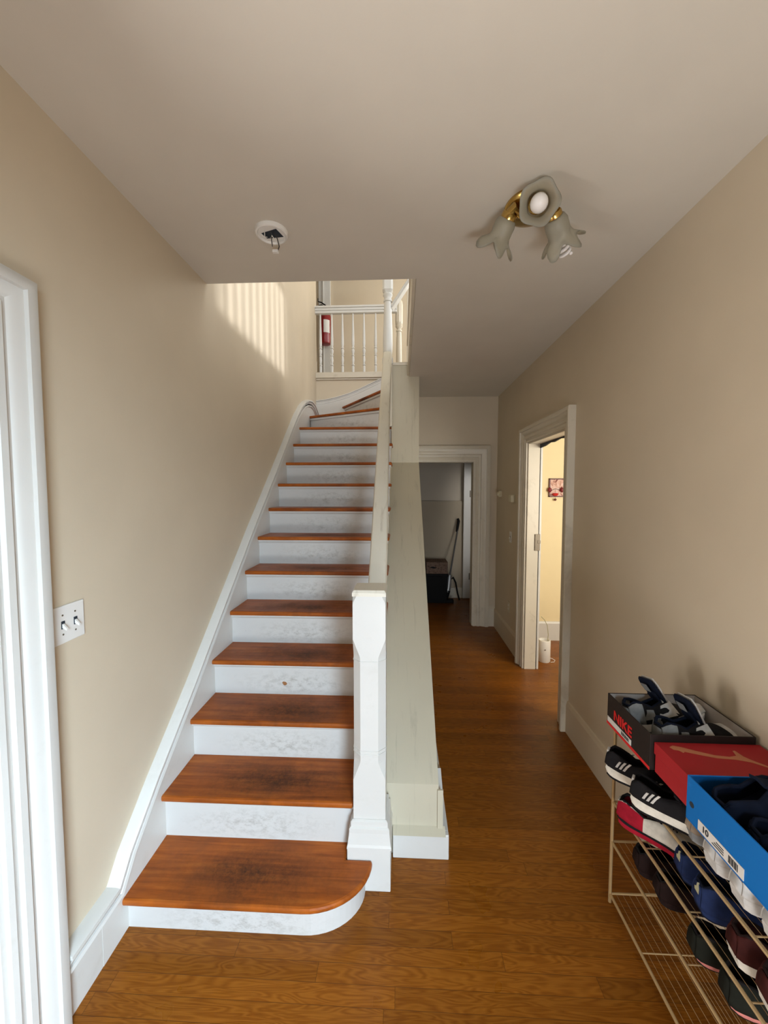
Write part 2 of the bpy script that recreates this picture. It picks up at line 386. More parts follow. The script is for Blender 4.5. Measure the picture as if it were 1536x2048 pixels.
# baseboards
b = MB(); b.prism([(XL, 0), (XL+.021, 0), (XL+.021, .19), (XL, .19)], 'y', 1.065, 1.21); struct(b.build('baseboard_left', 'trim'))
bb = [(XR, 0), (XR-.016, 0), (XR-.016, .19), (XR-.008, .215), (XR, .22)]
b = MB(); b.prism(bb, 'y', -.98, 2.62); b.prism(bb, 'y', 3.70, 4.70); struct(b.build('baseboard_right', 'wall'))
b = MB(); b.prism([(4.70, 0), (4.68, 0), (4.68, .22), (4.69, .24), (4.70, .25)], 'x', 1.055, XR-.016); struct(b.build('baseboard_back', 'oldtrim'))
b = MB(); b.prism([(4.28, 0), (4.262, 0), (4.262, .19), (4.27, .205), (4.28, .21)], 'x', x1, 3.2); struct(b.build('baseboard_side_room', 'trim'))
b = MB(); b.box((-.2, 5.93, 0), (1.12, 5.95, .16)); struct(b.build('baseboard_closet', 'oldtrim'))
b = MB(); b.box((-.035, 1.655, 0), (.215, 1.68, .115)); b.box((.17, 1.68, 0), (.215, 4.70, .115))
b.prism([(1.68, .115), (1.69, .27), (1.80, .32), (1.95, .24), (4.70, .24), (4.70, .115)], 'x', .17, .192); struct(b.build('baseboard_stair', 'trim', bevel=.003))
b = MB(); b.prism([(1.645, .115), (1.68, .115), (1.68, .135)], 'x', -.035, .2); b.box((.165, 1.672, .13), (.19, 1.68, .31)); struct(b.build('trim_15', 'cap'))

# ================================================================== STAIRCASE
ZN = [.138, .338, .532, .727, .925, 1.122, 1.32, 1.515, 1.708, 1.9, 2.093, 2.287, 2.482, 2.677, 2.872]
YN = [1.305, 1.548, 1.787, 2.015, 2.246, 2.48, 2.715, 2.95, 3.187, 3.42, 3.662, 3.895]
TH = .026; NO = .03; XS = -1.034; XE = -.085
st = thing('staircase', (-.56, 1.33, 0), 'straight flight of white risers and orange-brown wooden treads that winds right at the top', 'staircase')
IL = Matrix.Translation((.56, -1.33, 0))
def spart(mb, name, m, **kw):
    o = mb.build(name, m, center=kw.pop('center', True), **kw); o.parent = st; o.matrix_parent_inverse = IL; return o
def tread_poly_obj(poly, z, name='tread'):
    """plan polygon -> board with a rounded front edge"""
    b = MB(); b.prism(poly, 'z', z-TH, z)
    return spart(b, name, 'tread', bevel=.009)
def off_curve(o):
    P = []
    for k in range(0, 13):
        a = PI/2*k/12
        P.append((-.36+(.245-o)*math.sin(a), 1.503-(.198-o)*math.cos(a)))
    return P
p1 = [(XS, 1.305)] + off_curve(0)+[(-.224, 1.504), (-.224, 1.60), (XS, 1.60)]
tread_poly_obj(p1, ZN[0])
rf = [(XS, 1.305+NO)]+off_curve(NO)+[(-.224, 1.504), (-.224, 1.60), (XS, 1.60)]
b = MB(); b.prism(rf, 'z', 0, ZN[0]-TH); spart(b, 'riser', 'riser')
b = MB(); b.prism([(XS, 1.305+NO-.008)]+off_curve(NO-.008)+[(-.5, 1.55), (XS, 1.5)], 'z', ZN[0]-TH-.012, ZN[0]-TH); spart(b, 'nosing_molding', 'trim')
for n in range(1, 12):
    z = ZN[n]; y = YN[n]; yb = (YN[n+1] if n < 11 else 4.4)+NO+.01
    if n < 11:
        if n == 1:
            poly = [(XS, y), (-.2, y), (-.2, y+.17), (XE, y+.17), (XE, yb), (XS, yb)]
        else:
            poly = [(XS, y), (XE-.0, y), (XE, yb-.03), (XE-.02, yb), (XS, yb)]
        tread_poly_obj(poly, z)
    xr = -.2 if n == 1 else -.105
    zb = ZN[n-1]
    b = MB(); b.box((XS, y+NO, zb), (xr, y+NO+.02, z-TH)); spart(b, 'riser', 'riser')
    b = MB(); b.prism([(y+NO, z-TH), (y+NO-.014, z-TH), (y+NO-.014, z-TH-.008), (y+NO-.006, z-TH-.018), (y+NO, z-TH-.022)], 'x', XS, xr+(.012 if n > 1 else 0)); spart(b, 'nosing_molding', 'trim')
b = MB(); b.prism([(-.652, .598), (-.645, .604), (-.630, .601), (-.624, .592), (-.630, .583), (-.642, .582)], 'y', YN[3]+NO-.0008, YN[3]+NO+.001); spart(b, 'paint_chip', mat('bare_wood_chip', (.28, .12, .04), .6))
# closed body under the treads
b = MB()
pr = []
for n in range(0, 12):
    pr += [(YN[n]+NO+.02+(.02 if n == 0 else 0), (ZN[n-1]-TH if n else 0)), (YN[n]+NO+.02+(.02 if n == 0 else 0), ZN[n]-TH)]
pr += [(4.79, ZN[11]-TH), (4.79, 0)]
sb = MB(); sb.prism(pr[2:-2]+[(4.79, ZN[11]-TH), (4.79, .0), (YN[1]+NO+.02, 0)], 'x', XS, -.23); spart(sb, 'carriage', 'trim')
# side faces of the steps above the sloping cap
sb = MB(); sb.prism(pr[4:-2]+[(4.6, ZN[11]-TH), (4.6, 1.2), (YN[2]+NO+.02, .3)], 'x', -.23, -.099); spart(sb, 'stringer', 'oldtrim')
# winders turning right about the tall newel
def wind(nose, rest, z, zb, m_=None):
    (ax, ay), (bx, by) = nose
    d = Vector((bx-ax, by-ay)).normalized(); nn = Vector((-d.y, d.x))
    tread_poly_obj([(ax, ay), (bx, by)]+rest, z)
    q = [(ax+nn.x*NO, ay+nn.y*NO), (bx+nn.x*NO, by+nn.y*NO), (bx+nn.x*.05, by+nn.y*.05), (ax+nn.x*.05, ay+nn.y*.05)]
    b = MB(); b.prism(q, 'z', zb, z-TH); spart(b, 'riser', 'riser')
    q = [(ax+nn.x*(NO-.012), ay+nn.y*(NO-.012)), (bx+nn.x*(NO-.012), by+nn.y*(NO-.012)), (bx+nn.x*NO, by+nn.y*NO), (ax+nn.x*NO, ay+nn.y*NO)]
    b = MB(); b.prism(q, 'z', z-TH-.02, z-TH); spart(b, 'nosing_molding', 'trim')
tread_poly_obj([(XS, YN[11]), (XE, YN[11]), (-.1, 4.02), (-.19, 4.02), (XS, 4.5)], ZN[11])
wind(((-1.036, 4.345), (-.18, 3.90)), [(-.11, 4.1), (-.11, 4.80), (-1.036, 4.80)], ZN[12], ZN[11])
wind(((-.74, 4.80), (-.165, 3.93)), [(-.10, 3.96), (-.10, 4.80)], ZN[13], ZN[12])
wind(((-.20, 4.80), (-.15, 3.96)), [(.2, 3.96), (.2, 4.80)], ZN[14], ZN[13])
# left skirt board with moulded top following the flight, easing over at the corner
RT = [(1.065, .215), (1.27, .22), (1.33, .30), (1.50, .455), (1.80, .70), (2.15, 1.005), (2.60, 1.395), (3.09, 1.80), (3.50, 2.15), (3.77, 2.375),
      (3.95, 2.50), (4.10, 2.575), (4.25, 2.625), (4.40, 2.65), (4.55, 2.64), (4.68, 2.59), (4.80, 2.52)]
b = MB(); b.prism([(1.211, .2185)]+RT[1:]+[(4.80, 1.5), (3.4, 1.2), (1.6, 0), (1.211, 0)], 'x', XL+.001, XL+.022)
spart(b, 'skirt_board', 'trim')
def mold(path, prof, to3, m='trim', name='skirt_molding'):
    o = spart(frame_sweep(path, prof, to3), name, m, smooth=True); return o
MP = [(-.062, 0), (-.062, .028), (-.054, .036), (-.044, .032), (-.040, .022), (-.030, .022), (-.027, .036), (-.017, .040), (-.013, .028), (-.007, .028), (-.003, .048), (.008, .048), (.014, .036), (.014, 0)]
mold(RT, MP, lambda a, z, v: (XL+v, a, z))
RB = [(-1.05, 2.745), (-.95, 2.755), (-.8, 2.785), (-.66, 2.825), (-.52, 2.88), (-.38, 2.945), (-.24, 3.01), (-.2, 3.02)]
b = MB(); b.prism(RB+[(-.1, 3.02), (-.1, 2.3), (-1.05, 2.3)], 'y', 4.782, 4.80); spart(b, 'skirt_board', 'trim')
mold(RB, [(u*.7, v*.7) for u, v in MP], lambda a, z, v: (a, 4.80-v+.004, z))

# ---- front newel post
def octo(a, c, z, cx=0, cy=0):
    return [(cx+x, cy+y, z) for x, y in [(-a+c, -a), (a-c, -a), (a, -a+c), (a, a-c), (a-c, a), (-a+c, a), (-a, a-c), (-a, -a+c)]]
NX, NY = -.129, 1.592
nw = thing('newel_post', (NX, NY, 0), 'square white chamfered newel post at the foot of the staircase', 'newel post')
b = MB(); b.box((-.091, -.088, 0), (.088, .088, .182)); b.build('base_block', 'trim', nw, bevel=.003)
b = MB(); b.loft([octo(.0915, .0005, .182), octo(.0915, .0005, .19), octo(.088, .0005, .20), octo(.083, .0005, .245), octo(.083, .0005, .262), octo(.076, .0005, .268), octo(.076, .0005, .288), octo(.069, .0005, .294)]); b.build('base_molding', 'trim', nw)
b = MB(); a = .0665; c0 = .0005; c1 = .030
L = [(.29, c0), (.47, c0), (.515, .016), (.525, c1), (.53, c1)]
b.loft([octo(a, c, z) for z, c in [(.29, c0), (.46, c0), (.53, c1-.002), (.54, c1), (.97, c1), (.98, c1-.002), (1.05, c0), (1.19, c0), (1.20, .002), (1.232, .018), (1.236, .018)]])
b.build('shaft', 'trim', nw, bevel=.0015)
b = MB()
for z in (.565, .58, .955):
    b = MB(); b.loft([octo(a+.0016, c1, z), octo(a+.0022, c1, z+.002), octo(a+.0016, c1, z+.004)]); b.build('groove_band', 'trim', nw)
b = MB(); b.loft([octo(.0685, .0005, 1.226), octo(.0685, .0005, 1.240), octo(.062, .0005, 1.250)]); b.build('cap', 'rail', nw)
# ---- handrail
hr = thing('handrail', (-.12, 1.66, 1.2), 'long sloping white painted handrail with greyed worn paint rising from the front newel', 'handrail')
pr = [(-.041, 0), (-.041, .02), (-.036, .028), (-.036, .036), (-.041, .046), (-.036, .060), (-.020, .068), (-.012, .066), (0, .0705), (.012, .066), (.020, .068), (.036, .060), (.041, .046), (.036, .036), (.036, .028), (.041, .02), (.041, 0)]
HP = [(-.105, 1.655, 1.155), (-.118, 2.3, 1.67), (-.13, 3.0, 2.23), (-.136, 3.45, 2.59), (-.138, 3.62, 2.73), (-.138, 3.74, 2.84), (-.138, 3.81, 2.92)]
b = MB(); b.loft([[(x+u-(-.12), y-1.66, z+v-1.2) for u, v in pr] for x, y, z in HP]); b.build('rail', 'rail', hr, smooth=True)
# ---- tall newel at the turn
tn = thing('newel_post', (-.138, 3.885, 2.28), 'tall slim turned white post at the top end of the long handrail', 'newel post')
b = MB(); b.box((-.045, -.04, 0), (.045, .045, .70)); b.build('base_block', 'rail', tn, bevel=.003)
b = MB(); b.box((-.052, -.047, .60), (.052, .05, .66)); b.build('collar', 'trim', tn, bevel=.004)
b = MB(); b.lathe([(.043, .70), (.046, .74), (.048, .80), (.046, .92), (.040, 1.06), (.036, 1.18), (.034, 1.20), (.042, 1.205), (.042, 1.22), (.036, 1.225), (.036, 1.25), (.046, 1.262), (.046, 1.275), (.038, 1.282)]); b.build('shaft', 'trim', tn, smooth=True)
b = MB(); b.loft([octo(.03, .012, 1.28), octo(.05, .018, 1.31), octo(.05, .018, 1.40), octo(.045, .016, 1.43), octo(.03, .012, 1.445), octo(.02, .008, 1.45)]); b.build('finial', 'trim', tn)
# ---- upper diagonal rail from the tall newel
b = MB(); b.loft([[(x+u*.8*.2, y+u*.8, z+v*.9) for u, v in pr] for x, y, z in [(-.09, 3.90, 3.42), (.04, 3.88, 3.60), (.10, 3.87, 3.68)]])
tag(b.build('handrail', 'trim', smooth=True), 'short diagonal white handrail rising right from the top of the tall turned post', 'handrail')
# ---- upper balustrade
bs = thing('balustrade', (-.55, 4.80, HF), 'white upper landing balustrade of slender turned spindles above the winding steps', 'balustrade')
b = MB(); b.box((-.51, -.035, .745), (.49, .035, .775)); b.box((-.51, -.028, .715), (.49, .028, .745)); b.box((-.51, -.045, .775), (.49, .04, .80)); b.build('top_rail', 'trim', bs, bevel=.006)
b = MB(); prof = [(.016, 0), (.016, .07), (.012, .08), (.019, .088), (.019, .096), (.011, .102), (.018, .15), (.013, .195), (.019, .20), (.019, .208), (.011, .214), (.019, .25), (.019, .268), (.012, .285), (.019, .29), (.019, .298), (.013, .305), (.018, .34), (.016, .45), (.011, .62), (.009, .715)]
b.lathe(prof, n=14, cap=(False, False)); bal = b.build('baluster', 'trim', bs, smooth=True)
for i, x in enumerate((-.993, -.852, -.723, -.594, -.46, -.319, -.19)):
    o = bal if i == 0 else bal.copy()
    if i: COL.objects.link(o); o.parent = bs
    o.location = (x+.55, 0, .014)
un = thing('newel_post', (-.035, 4.84, HF), 'thin turned cream post ending the upper landing balustrade on the right', 'newel post')
b = MB(); b.lathe([(.035, 0), (.036, .2), (.033, .42), (.028, .50), (.036, .505), (.036, .52), (.026, .53), (.028, .545), (.042, .56), (.045, .575)], n=18); b.build('shaft', 'oldtrim', un, smooth=True)
b = MB(); b.lathe([(.03, .57), (.043, .59), (.046, .62), (.046, .82), (.040, .86), (.028, .88), (.01, .885)], n=8); b.build('finial', 'oldtrim', un, smooth=True)
# ---- guard beside the stairwell upstairs (its spindles stripe the sunlight on the left wall)
gd = thing('balustrade', (.12, 2.95, HF), 'white upstairs guard rail with spindles along the right edge of the stairwell opening', 'balustrade')
b = MB(); b.box((-.035, -.84, .76), (.035, .84, .82)); b.build('top_rail', 'trim', gd, bevel=.006)
for i in range(13):
    o = bal.copy(); COL.objects.link(o); o.parent = gd; o.location = (0, -.78+i*.13, .04)
b = MB(); b.box((-.02, -.84, 0), (.02, .84, .04)); b.build('bottom_rail', 'trim', gd, bevel=.003)

# ================================================================== FIXTURES
# fire extinguisher
fe = thing('fire_extinguisher', (-1.12, 5.76, 3.78), 'red fire extinguisher hung behind the left end of the upper landing balustrade', 'fire extinguisher')
b = MB(); b.lathe([(.05, 0), (.078, .01), (.084, .03), (.084, .40), (.076, .43), (.05, .465), (.024, .48), (.024, .5)]); b.build('cylinder', 'red', fe, smooth=True)
b = MB(); b.lathe([(.0852, .17), (.0852, .33)], n=40, cap=(False, False)); bx = MB()
bx.loft([[(.0855*math.sin(t), -.0855*math.cos(t), z) for t in [math.radians(q) for q in range(-5, 60, 8)]] for z in (.15, .33)], cap=(False, False), closed=False); bx.build('label', 'c_label', fe)
b = MB(); b.lathe([(.022, .5), (.022, .545), (.012, .55)]); b.tube([(0, 0, .54), (-.05, -.01, .56), (-.09, -.01, .555)], [.016, .012, .01]); b.tube([(.02, 0, .54), (.05, 0, .53)], .016); b.build('valve', 'black', fe, smooth=True)
b = MB(); b.tube([(.01, -.0, .56), (-.05, -.01, .60), (-.10, -.01, .615), (-.10, -.01, .66)], [.010, .009, .008, .006]); b.build('handle', 'black', fe, smooth=True)
b = MB(); b.box((-.03, .08, .1), (.03, .142, .4)); b.build('bracket', 'dgrey', fe)
# switch plates
def switch(loc, name, label, w, toggles, q, h=.115):
    t = thing(name, loc, label, 'light switch'); t.rotation_euler = q
    b = MB(); b.box((0, -w/2, -h/2), (.006, w/2, h/2)); b.build('plate', 'plast', t, bevel=.003)
    for y in toggles:
        b = MB(); b.box((.005, y-.006, -.012), (.008, y+.006, .012)); sl_ = b.build('toggle_slot', 'dark', t)
        b = MB(); b.loft([[(.006, y-.0045, -.008), (.006, y+.0045, -.008), (.006, y+.0045, .006), (.006, y-.0045, .006)], [(.021, y-.0035, -.017), (.021, y+.0035, -.017), (.021, y+.0035, -.010), (.021, y-.0035, -.010)]]); b.build('toggle', 'plast', t, bevel=.001)
        for z in (-.03, .03):
            MB().lathe([(.003, 0), (.003, .001)], (.006, y, z), 10, q=Matrix.Rotation(PI/2, 3, 'Y')).build('screw', 'steel', t)
    return t
switch((XL, 1.153, 1.235), 'light_switch', 'white double toggle light switch plate beside the white door casing on the left', .118, (-.023, .023), (0, 0, 0), .118)
switch((XR, 4.075, 1.165), 'light_switch', 'single toggle light switch on the shadowy right wall past the side room doorway', .07, (0,), (0, 0, PI))
o = thing('wall_outlet', (XR, 4.10, .42), 'small outlet plate low on the shadowy right wall near the hall end', 'outlet'); o.rotation_euler = (0, 0, PI)
MB().box((0, -.035, -.057), (.006, .035, .057)).build('plate', 'plast2', o, bevel=.003)
for z in (-.02, .02): MB().box((.006, -.014, z-.012), (.008, .014, z+.012)).build('socket', 'plast', o, bevel=.003)
# chime and thermostat box
o = thing('door_chime', (XR, 4.50, 1.61), 'small round ivory disc on the right wall by the hall corner', 'door chime'); o.rotation_euler = (0, -PI/2, 0)
MB().lathe([(.04, 0), (.04, .022), (.03, .03)]).build('housing', 'plast2', o, smooth=True)
MB().lathe([(.022, .03), (.022, .045), (.015, .05)]).build('button', 'plast2', o, smooth=True)
o = thing('thermostat', (XR, 3.98, 1.565), 'ivory box thermostat on the right wall left of the side room doorway', 'thermostat'); o.rotation_euler = (0, 0, PI)
MB().box((0, -.06, -.045), (.008, .06, .045)).build('back_plate', 'plast2', o, bevel=.003)
MB().box((.008, -.045, -.035), (.045, .045, .04)).build('cover', 'plast2', o, bevel=.008)
# lock keep on jamb
o = thing('door_latch', (x1-.012, 3.55, 1.18), 'old metal lock keep on the far jamb of the side room doorway', 'latch')
MB().box((-.02, -.004, -.075), (.026, .007, .075)).build('plate', 'steel', o, bevel=.002)
MB().box((.002, -.006, -.01), (.03, .0, .02)).build('bolt', 'steel', o, bevel=.003)
# ceiling rose with loose wires (missing smoke detector)
sm = thing('smoke_detector_base', (-.56, 1.705, HC), 'round white ceiling plate with exposed dark box and dangling wires', 'smoke detector base'); sm.rotation_euler = (0, 0, 0)
b = MB(); n = 40
b.lathe([(.063, -.016), (.067, -.014), (.070, -.006), (.070, 0)], n=n, cap=(False, False)); b.lathe([(.056, -.010), (.060, -.016), (.063, -.016)], n=n, cap=(False, False))
b.lathe([(.0, -.008), (.056, -.008), (.056, -.010)], n=n, cap=(False, False)); b.build('mounting_ring', 'plast', sm, smooth=True)
b = MB(); b.prism([(-.043, -.005), (-.03, .03), (.045, .022), (.028, -.03)], 'z', -.0095, -.0082); b.build('junction_box', 'dark', sm)
b = MB(); b.tube([(-.026, .02, -.009), (-.03, .0, -.02), (-.024, -.02, -.012)], .0016); b.tube([(-.012, .022, -.009), (-.004, .01, -.02), (.004, -.01, -.022), (.012, .01, -.03)], .0014); b.build('white_wire', 'plast', sm)
b = MB(); b.tube([(.012, -.01, -.009), (.024, .0, -.03), (.026, .02, -.05), (.014, .034, -.064)], .0022); b.tube([(.002, -.008, -.009), (-.004, .01, -.03), (-.004, .02, -.05)], .0018); b.build('dark_wire', 'ink', sm)
b = MB(); b.box((-.006, .02, -.072), (.02, .036, -.060)); b.build('plug', 'plast', sm, bevel=.002)

# ceiling light with three frilled shades
CL = Vector((.505, 1.60, HC))
cl = thing('ceiling_light', CL, 'brass ceiling light with frilled frosted glass shades and bare bulbs above the hall', 'ceiling light')
MB().lathe([(.103, 0), (.105, -.008), (.10, -.018), (.085, -.026), (.05, -.034), (.02, -.04), (.0, -.041)], n=40).build('canopy', 'brass', cl, smooth=True)
def shade(neck, mouth, rm, bulb, fr=.016):
    neck = Vector(neck)-CL; mouth = Vector(mouth)-CL; d = (mouth-neck).normalized(); L = (mouth-neck).length*.9
    q = d.to_track_quat('Z', 'Y').to_matrix()
    st0 = Vector((neck.x*.25, neck.y*.25, -.03))
    arm = MB(); mid = (st0+neck)/2+Vector((0, 0, -.004)); arm.tube([st0, mid, neck-d*.018, neck], [.018, .016, .019, .02], 12); arm.build('arm', 'brass', cl, smooth=True)
    c = MB(); c.lathe([(.027, -.004), (.03, 0), (.03, .018), (.026, .02)], neck, 20, q=q); c.build('fitter', 'brass', cl, smooth=True)
    n = 48; rings = []
    for t, r in [(0, .026), (.06, .034), (.2, .040), (.42, .040), (.58, .039), (.72, .043), (.86, .056), (1, rm)]:
        w = max(0, (t-.45)/.55)**1.5
        rings.append([neck+q@Vector(((r+fr*w*math.cos(5*a))*math.cos(a), (r+fr*w*math.cos(5*a))*math.sin(a), t*L+.014+1.2*fr*w*math.cos(5*a+.6))) for a in [2*PI*k/n for k in range(n)]])
    s_ = MB(); s_.loft(rings, cap=(False, False)); so_ = s_.build('glass_shade', 'frost', cl, smooth=True)
    md = so_.modifiers.new('thick', 'SOLIDIFY'); md.thickness = .003
    if bulb == 'globe':
        p = MB(); p.lathe([(.012, .015), (.014, .03), (.024, .055), (.030, .075), (.031, .088), (.026, .105), (.015, .117), (.004, .121)], neck, 20, q=q); p.build('bulb', 'bulb', cl, smooth=True)
    elif bulb == 'spiral':
        p = MB(); pts = []
        for k in range(90):
            a = k/90*2*PI*4.5; pts.append(neck+q@Vector((.019*math.cos(a), .019*math.sin(a), .085+.085*k/90)))
        p.tube(pts, .0062, 8); p.build('bulb', 'bulb', cl, smooth=True)
shade((.412, 1.56, 2.705), (.372, 1.628, 2.628), .072, None)
shade((.500, 1.535, 2.715), (.487, 1.462, 2.672), .068, 'globe', .004)
shade((.575, 1.565, 2.705), (.640, 1.635, 2.632), .072, 'spiral')

# framed picture with tassel charm on the side room wall
pf = thing('framed_picture', (1.675, 4.28, 1.68), 'small dark red framed picture of pale blossoms on the yellow side room wall', 'picture')
b = MB()
for a_, c_ in (((-.085, -.10), (.085, -.088)), ((-.085, .088), (.085, .10)), ((-.085, -.10), (-.072, .10)), ((.072, -.10), (.085, .10))): b.box((a_[0], -.02, a_[1]), (c_[0], 0, c_[1]))
b.build('frame', mat('dark_red_frame', (.10, .015, .01), .4), pf, bevel=.002)
pm = mat('blossom_print', (.6, .42, .38), .6); t = NT(pm); v = t.coords((16, 16, 16))
t.l(t.ramp(t.noise(v, 1, 5, .6, 1.2), [(.35, (.16, .03, .02)), (.45, (.62, .36, .28)), (.6, (.72, .56, .52)), (.75, (.5, .3, .3))]), t.b.inputs['Base Color'])
MB().box((-.073, -.012, -.089), (.073, -.002, .089)).build('print', pm, pf)
oc = thing('hanging_charm', (1.655, 4.255, 1.60), 'red fabric charm with small tassel bead hanging over the bottom of the framed picture', 'charm')
b = MB(); b.lathe([(.004, .012), (.02, .022), (.032, .012), (.022, -.004), (.006, -.01)], n=14); b.build('bow', mat('bright_red_fabric', (.6, .02, .02), .6), oc, smooth=True)
b = MB(); b.tube([(0, 0, .07), (0, 0, -.055)], .0012); b.tube([(0, 0, .07), (-.06, .0, .04)], .002); b.tube([(0, 0, .07), (.065, 0, .05)], .002); b.build('cord', 'ink', oc)
b = MB(); b.lathe([(.004, -.035), (.014, -.045), (.014, -.052), (.004, -.062)], n=14); b.build('bead', mat('brown_bead', (.14, .03, .02), .4), oc, smooth=True)
for x in (-.062, .068): MB().lathe([(.004, .085), (.020, .07), (.022, .045), (.006, .03)], (x, 0, 0), 12).build('blossom', mat('dark_red_bead', (.16, .004, .01), .5), oc, smooth=True)
# white humidifier on the side room floor
hm = thing('humidifier', (1.385, 3.74, 0), 'white cylindrical humidifier standing on the floor just inside the side room doorway', 'humidifier')
MB().lathe([(.0, .004), (.052, 0), (.056, .006), (.056, .20), (.052, .21), (.046, .21), (.044, .19), (0, .19)], n=32).build('body', 'plast', hm, smooth=True)
MB().tube([(.03, 0, .2), (.035, .0, .26), (.025, .005, .35), (.0, .01, .40), (-.03, .015, .43)], .003).build('tube', mat('greenish_cable', (.35, .33, .18), .5), hm)
MB().tube([(.05, 0, .03), (.08, .01, .02), (.105, .0, .006), (.085, -.03, .004), (.045, -.045, .006)], .0025).build('cord', 'plast', hm)
MB().lathe([(.006, 0), (.006, .002)], (-.012, -.056, .13), 10, q=Matrix.Rotation(PI/2, 3, 'X')).build('button', 'steel', hm)

# closet contents
sb_ = thing('storage_crate', (.52, 5.76, 0), 'black plastic crate on the closet floor at the end of the hall', 'crate')
b = MB(); b.loft([[(-.15, -.13, 0), (.145, -.13, 0), (.145, .13, 0), (-.15, .13, 0)], [(-.165, -.15, .40), (.158, -.15, .40), (.158, .15, .40), (-.165, .15, .40)]]); b.build('body', 'black', sb_, bevel=.006)
b = MB(); b.box((-.175, -.16, .40), (.165, .16, .44)); b.build('rim', 'black', sb_, bevel=.006)
bx_ = thing('cardboard_box', (.52, 5.76, .44), 'brown patterned cardboard box sitting on top of the black crate', 'box')
cm = mat('patterned_cardboard', (.2, .12, .08), .7); t = NT(cm)
t.l(t.ramp(t.noise(t.coords((20, 20, 40)), 1, 4, .6, 2.5), [(.42, (.07, .035, .02)), (.5, (.24, .15, .10)), (.62, (.16, .09, .06))]), t.b.inputs['Base Color'])
MB().box((-.155, -.15, 0), (.155, .15, .17)).build('body', cm, bx_, bevel=.003)
MB().prism([(-.12, .09), (-.06, .105), (0, .09), (-.05, .075)], 'y', -.152, -.149).build('hand_hole', 'black', bx_)
vc = thing('stick_vacuum', (.75, 5.70, 0), 'black and silver stick vacuum leaning on the closet wall beside the crate', 'vacuum')
MB().tube([(-.04, 0, .36), (.04, .08, .78), (.105, .17, 1.10)], .012).build('wand', 'dgrey', vc, smooth=True)
MB().tube([(.08, .15, 1.03), (.10, .17, 1.12), (.115, .19, 1.19), (.10, .185, 1.225)], [.014, .02, .021, .018]).build('grip', 'black', vc, smooth=True)
MB().tube([(-.065, -.02, .16), (-.05, -.01, .26), (-.035, .01, .40)], [.035, .038, .03], 16).build('dust_cup', 'silver', vc, smooth=True)
MB().tube([(-.085, -.02, .05), (-.07, -.02, .12), (-.06, -.02, .18)], [.022, .03, .036], 14).build('motor_housing', 'black', vc, smooth=True)
b = MB(); b.box((-.16, -.07, 0), (.02, .02, .05)); b.build('floor_head', 'black', vc, bevel=.012)
MB().tube([(-.02, .0, .34), (.02, .03, .36), (.06, .05, .28), (.09, .06, .12), (.12, .07, .012)], .012).build('hose', 'black', vc, smooth=True)

# ================================================================== SHOE RACK
TZ = [.035, .255, .42, .59, .745]
RX0, RX1, RY0, RY1 = .84, 1.112, .30, 1.508
rk = thing('shoe_rack', (RX0, RY1, 0), 'gold wire shoe rack with five tiers against the right wall', 'shoe rack')
def rk_p(p): return (p[0]-RX0, p[1]-RY1, p[2])
for x, y in ((RX0, RY1), (RX1, RY1), (RX0, RY0), (RX1, RY0)):
    MB().tube([rk_p((x, y, 0)), rk_p((x, y, TZ[-1]))], .0062, 10).build('post', 'gold', rk, smooth=True)
for zi, z in enumerate(TZ):
    b = MB()
    for x in (RX0, RX1): b.tube([rk_p((x, RY1, z)), rk_p((x, RY0, z))], .0052, 8)
    for y in (RY1, RY0): b.tube([rk_p((RX0, y, z)), rk_p((RX1, y, z))], .0042, 8)
    b.build('shelf_frame', 'gold', rk, smooth=True)
    b = MB(); ny = 6
    for k in range(1, ny):
        y = RY1+(RY0-RY1)*k/ny
        b.tube([rk_p((RX0, y, z)), rk_p((RX1, y, z))], .0022, 6)
    for k in range(1, 11): b.tube([rk_p((RX0+(RX1-RX0)*k/11, RY1, z-.003)), rk_p((RX0+(RX1-RX0)*k/11, RY0, z-.003))], .0008, 4)
    b.build('shelf_wires', 'gold', rk, smooth=True)

